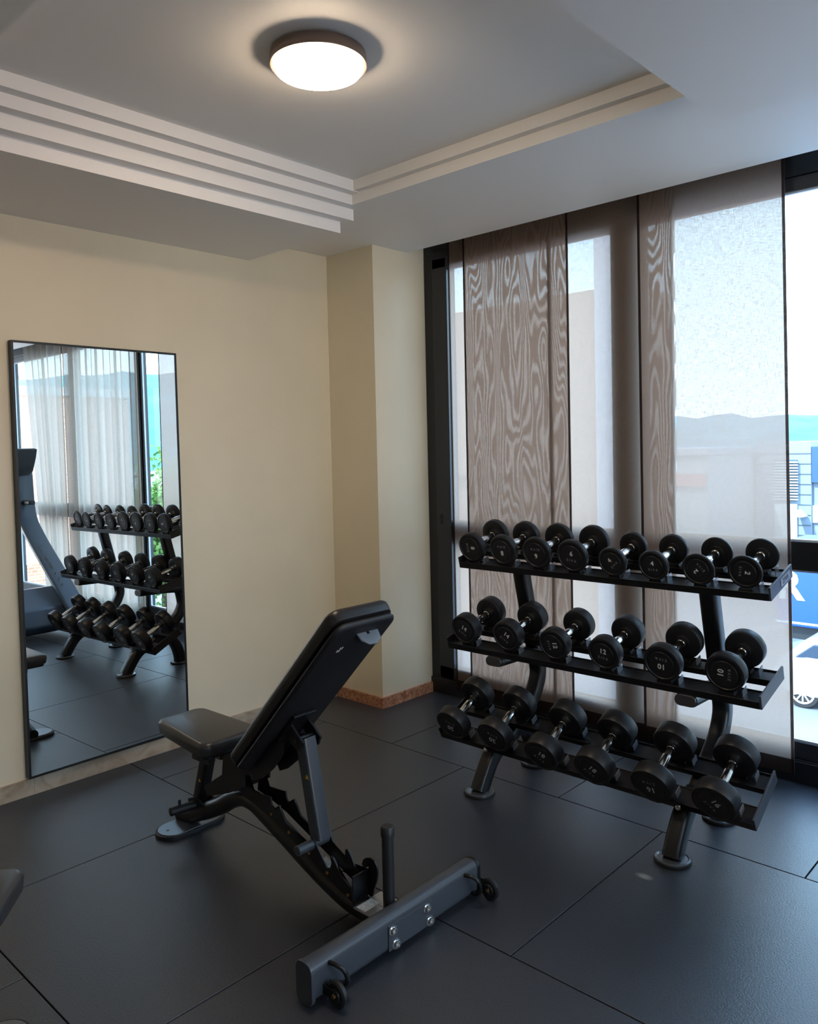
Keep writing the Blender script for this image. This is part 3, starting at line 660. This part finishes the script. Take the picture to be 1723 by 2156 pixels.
# ---------------------------------------------------------------- treadmill (seen in the mirror)
tm = thing('treadmill', 'blue-grey treadmill beside the right end of the rack, seen only in the mirror', 'treadmill', (2.75, -.3, 0))
bx('deck', 'treadmill_dark', 2.38, 3.10, -1.5, .1, .06, .20, tm, bevel=.02)
bx('running_belt', 'rubber', 2.47, 3.01, -1.48, 0, .199, .206, tm)
b = B(); slab(b, [(-.10, .05), (.50, .05), (.55, .12), (.50, .26), (.25, .40), (-.05, .36), (-.12, .22)], 2.36, 3.12); obj('motor_cover', b, 'treadmill_blue', tm, bevel=.02)
for x in (2.36, 3.10):
    b = B(); sweep(b, smooth_path(([(x, .80, .10), (x, .55, .30)] if x > 3 else [(x, .50, .34), (x, .42, .40)])+[(x, .25, .54), (x, -.10, .82), (x, -.26, 1.02), (x, -.30, 1.40)], 5), rrect(.055, .17, .02), (1, 0, 0)); up = obj('upright', b, 'treadmill_blue', tm)
    b = B(); tb = text_bm('MATRIX', .13, .0005, 1.25)
    dy, dz = -.35, .28; L_ = math.hypot(dy, dz)
    merge(b, tb, Matrix(((0, 0, -1, x-.0290), (dy/L_, -dz/L_*-1, 0, .22), (dz/L_, dy/L_*-1, 0, .56), (0, 0, 0, 1)))); obj('lettering', b, 'marking_dim', up, smooth=False)
b = B(); slab(b, [(-.20, 1.36), (-.12, 1.40), (-.05, 1.52), (-.02, 1.60), (-.08, 1.61), (-.22, 1.45)], 2.36, 3.12); cn = obj('console', b, 'treadmill_dark', tm, bevel=.01)
b = B(); box(b, 2.34, 2.40, -.62, -.10, 1.10, 1.14); box(b, 3.06, 3.12, -.62, -.10, 1.10, 1.14); obj('handrail', b, 'rubber', tm, bevel=.015)

# ---------------------------------------------------------------- outside
GZ = -4.1
b = B(); box(b, 3.9, 900, -700, 700, GZ-.2, GZ); struct('ground_outside', b, 'asphalt', smooth=False)
bx('pavement', 'kerb', 4.2, 10.5, -60, 60, GZ, GZ+.13, st=True)
b = B()
for y in range(-60, 60, 6): box(b, 14.2, 14.35, y, y+3, GZ, GZ+.01)
struct('road_marking', b, 'kerb', smooth=False)
# car
CXc, CYr, G2 = 17.6, 5.93, GZ
car = thing('car', 'white hatchback parked on the street below the open window pane', 'car', (CXc+.9, CYr-2.1, G2))
side = [(0, .45), (-.02, .75), (.12, .95), (.55, 1.35), (.95, 1.46), (2.2, 1.44), (3.0, 1.02), (3.9, .85), (4.15, .6), (4.15, .35), (3.75, .28), (.35, .28)]
b = B(); N = 9; rings = []
for k in range(N):
    u = k/(N-1); x = CXc + 1.8*u; s = math.sin(math.pi*u)
    rings.append([b.verts.new((x, CYr-yy-(.0 if 1 <= k <= N-2 else (.06 if yy < 2 else -.06)), G2+(zz if zz < .98 else .98+(zz-.98)*(.0 if k in (0, N-1) else min(1, .25+s*1.2))))) for yy, zz in side])
n = len(side)
for A, Bq in zip(rings, rings[1:]):
    for j in range(n): b.faces.new((A[j], A[(j+1) % n], Bq[(j+1) % n], Bq[j]))
b.faces.new(rings[0][::-1]); b.faces.new(rings[-1]); bmesh.ops.triangulate(b, faces=[f for f in b.faces if len(f.verts) > 4])
obj('body', b, 'white_paint', car, angle=50)
b = B(); slab(b, [(CYr-.42, G2+1.02), (CYr-.80, G2+1.34), (CYr-2.1, G2+1.34), (CYr-2.75, G2+1.02)], CXc+.06, CXc+.16); obj('side_window', b, 'car_glass', car, bevel=.02)
for x in (CXc+.02, CXc+1.60):
    for y in (CYr-.62, CYr-3.3):
        b = B(); lathe(b, [(x, 0), (x, .22), (x-.01, .24), (x, .31), (x+.03, .33), (x+.17, .33), (x+.2, .30), (x+.2, 0)], 'X', 32, (0, y, G2+.33)); wh = obj('wheel', b, 'tyre', car)
        b = B(); lathe(b, [(x-.012, .20), (x-.02, .235), (x-.004, .24)], 'X', 32, (0, y, G2+.33))
        for k in range(10):
            a = k*36*D2R; box(b, -.015, .0, -.016, .016, .02, .22, Matrix.Translation((x-.004, y, G2+.33)) @ Matrix.Rotation(a, 4, 'X'))
        obj('rim', b, 'alloy', wh)
# truck
TX = 21.
tr = thing('truck', 'blue lorry box with a large pale letter R, behind the parked white car', 'truck', (TX+1.2, 3, GZ))
bx('cargo_box', 'truck_blue', TX, TX+2.4, -2.5, 6.95, GZ+.95, GZ+3.0, tr, bevel=.03)
b = B(); tb = text_bm('R', .98, .004, 1, .03); merge(b, tb, Matrix(((0, 0, -1, TX-.006), (-1, 0, 0, 6.62), (0, 1, 0, -2.16), (0, 0, 0, 1)))); obj('lettering', b, 'truck_white', tr, smooth=False)
bx('trim_line', 'truck_white', TX-.01, TX, -2.5, 6.95, GZ+1.02, GZ+1.07, tr)
bx('chassis', 'treadmill_dark', TX+.2, TX+2.2, -2.5, 6.8, GZ+.6, GZ+.95, tr)
for y in (5.6, 4.5, -1.2):
    b = B(); lathe(b, [(TX+.05, 0), (TX+.05, .28), (TX+.02, .48), (TX+.3, .5), (TX+.3, 0)], 'X', 28, (0, y, GZ+.5)); obj('wheel', b, 'tyre', tr)
# clad building with louvres
bd = thing('office_building', 'pale grey clad building with louvred shutters across the street', 'building', (38, 10, GZ))
bx('wall', 'cladding', 35, 43, 10.2, 12.4, GZ, 1.43, bd)
b = B()
for k in range(12): box(b, 34.97, 35, 10.2, 12.4, GZ+.4+k*.42, GZ+.42+k*.42)
obj('panel_joints', b, 'louvre_dark', bd)
b = B(); box(b, 34.9, 34.96, 10.70, 11.6, -1.0, .68); lv = obj('louvre_back', b, 'louvre_dark', bd)
b = B()
for k in range(14): box(b, 34.82, 34.9, 10.66, 11.6, -.98+k*.118, -.93+k*.118)
obj('louvre_slats', b, 'louvre_white', lv)
bx('lower_glass', 'louvre_white', 34.9, 34.96, 10.72, 11.6, -2.9, -1.15, bd)
b = B(); slab(b, [(10.55, -1.35), (10.30, -1.62), (10.66, -1.62)], 34.2, 34.9); obj('awning', b, 'truck_white', bd)
bd = thing('shop_building', 'dark blue fascia building right of the clad one, cut by the right edge', 'building', (40, 6, GZ))
bx('fascia', 'sign_blue', 35, 36, 2, 10.18, -.25, 1.2, bd); bx('wall', 'cladding', 35.2, 44, 2, 10.18, GZ, -.25, bd); bx('window_band', 'truck_white', 35.1, 35.2, 2, 10.18, -1.9, -1.2, bd)
# buildings seen through the curtains
bd = thing('apartment_building', 'tall ochre building dimly seen through the sheer curtains on the left', 'building', (24, 16, GZ))
bx('wall', 'render_orange', 20, 22.6, 10.35, 24, GZ, 5.8, bd); bx('balcony_band', 'render_orange', 19.6, 20, 12.45, 24, .6, 1.1, bd)
bd = thing('low_building', 'low grey-roofed building with red fascia seen through the right sheer curtain', 'building', (33, 13, GZ))
bx('wall', 'kerb', 30.2, 37, 12.5, 19, GZ, 1.15, bd); bx('red_fascia', 'roof_red', 30, 30.2, 12.5, 15.5, -.2, .27, bd); bx('roof', 'roof_grey', 30, 37.5, 12.4, 19.2, 1.0, 1.25, bd)
bd = thing('brick_building', 'red brick building seen at the left side of the mirror', 'building', (7, -14, GZ))
bx('wall', 'brick', 2, 10.9, -16, -12, GZ, 3.1, bd); bx('roof', 'kerb', 1.9, 11.0, -16.1, -11.9, 3.1, 3.3, bd)
bd = thing('tower_building', 'pale grey tower dimly seen through the middle sheer curtain', 'building', (18.2, 9.6, GZ))
bx('wall', 'tower_grey', 18, 18.6, 9.15, 10.28, GZ, 11, bd)
# tree reflected in the mirror
def tree(x, y, h, cr, label):
    r = thing('tree', label, 'tree', (x, y, GZ)); b = B(); cyl(b, (x, y, GZ), (x, y, GZ+h*.6), .16, 12, .08); obj('trunk', b, 'bark', r)
    b = B()
    for i in range(7000):
        u = random.random()**.5; th = random.random()*2*math.pi; ph = math.acos(2*random.random()-1)
        rr = cr*(.75+.25*math.sin(th*3+ph*4))*u
        c = Vector((x+rr*math.sin(ph)*math.cos(th), y+rr*math.sin(ph)*math.sin(th), GZ+h-cr*1.15+rr*1.25*math.cos(ph)))
        d1 = Vector([random.uniform(-1, 1) for _ in range(3)]).normalized()*.085; d2 = d1.orthogonal().normalized()*.06
        b.faces.new([b.verts.new(c+d1), b.verts.new(c+d2), b.verts.new(c-d1), b.verts.new(c-d2)])
    obj('foliage', b, 'leaf', r, smooth=False)
tree(13.8, -15.2, 5.9, 2.3, 'leafy green tree seen in the mirror under the hill')
def shrub(x, y):
    r = thing('shrub', 'small spiky shrub in front of the clad building', 'shrub', (x, y, GZ+.4)); b = B()
    for i in range(160):
        th = random.random()*2*math.pi; ph = random.uniform(.1, 1.3); d = Vector((math.sin(ph)*math.cos(th), math.sin(ph)*math.sin(th), math.cos(ph)))
        a = d.orthogonal().normalized()*.05; p = Vector((x, y, GZ+.6)); b.faces.new([b.verts.new(p+a), b.verts.new(p-a), b.verts.new(p+d*random.uniform(.7, 1.3))])
    obj('foliage', b, 'leaf', r, smooth=False)
shrub(33.6, 10.0)
# hills
b = B(); NA = 160; rows = []
for k, (rad, f) in enumerate(((420, 0), (520, .35), (640, .8), (760, 1.), (900, .9))):
    row = []
    for i in range(NA+1):
        az = (-95+180*i/NA)*D2R; a_ = az/D2R
        base = 16+50*math.exp(-((a_+62)/22)**2)+9*math.sin(a_*.09+1)+4*math.sin(a_*.31)+1.5*math.sin(a_*1.7+k)
        row.append(b.verts.new((rad*math.cos(az), rad*math.sin(az), GZ+(base+9)*f+random.uniform(-1, 1)*f)))
    rows.append(row)
for A, Bq in zip(rows, rows[1:]):
    for i in range(NA): b.faces.new((A[i], A[i+1], Bq[i+1], Bq[i]))
h = obj('hills', b, 'hill_haze_teal'); h['kind'] = 'structure'
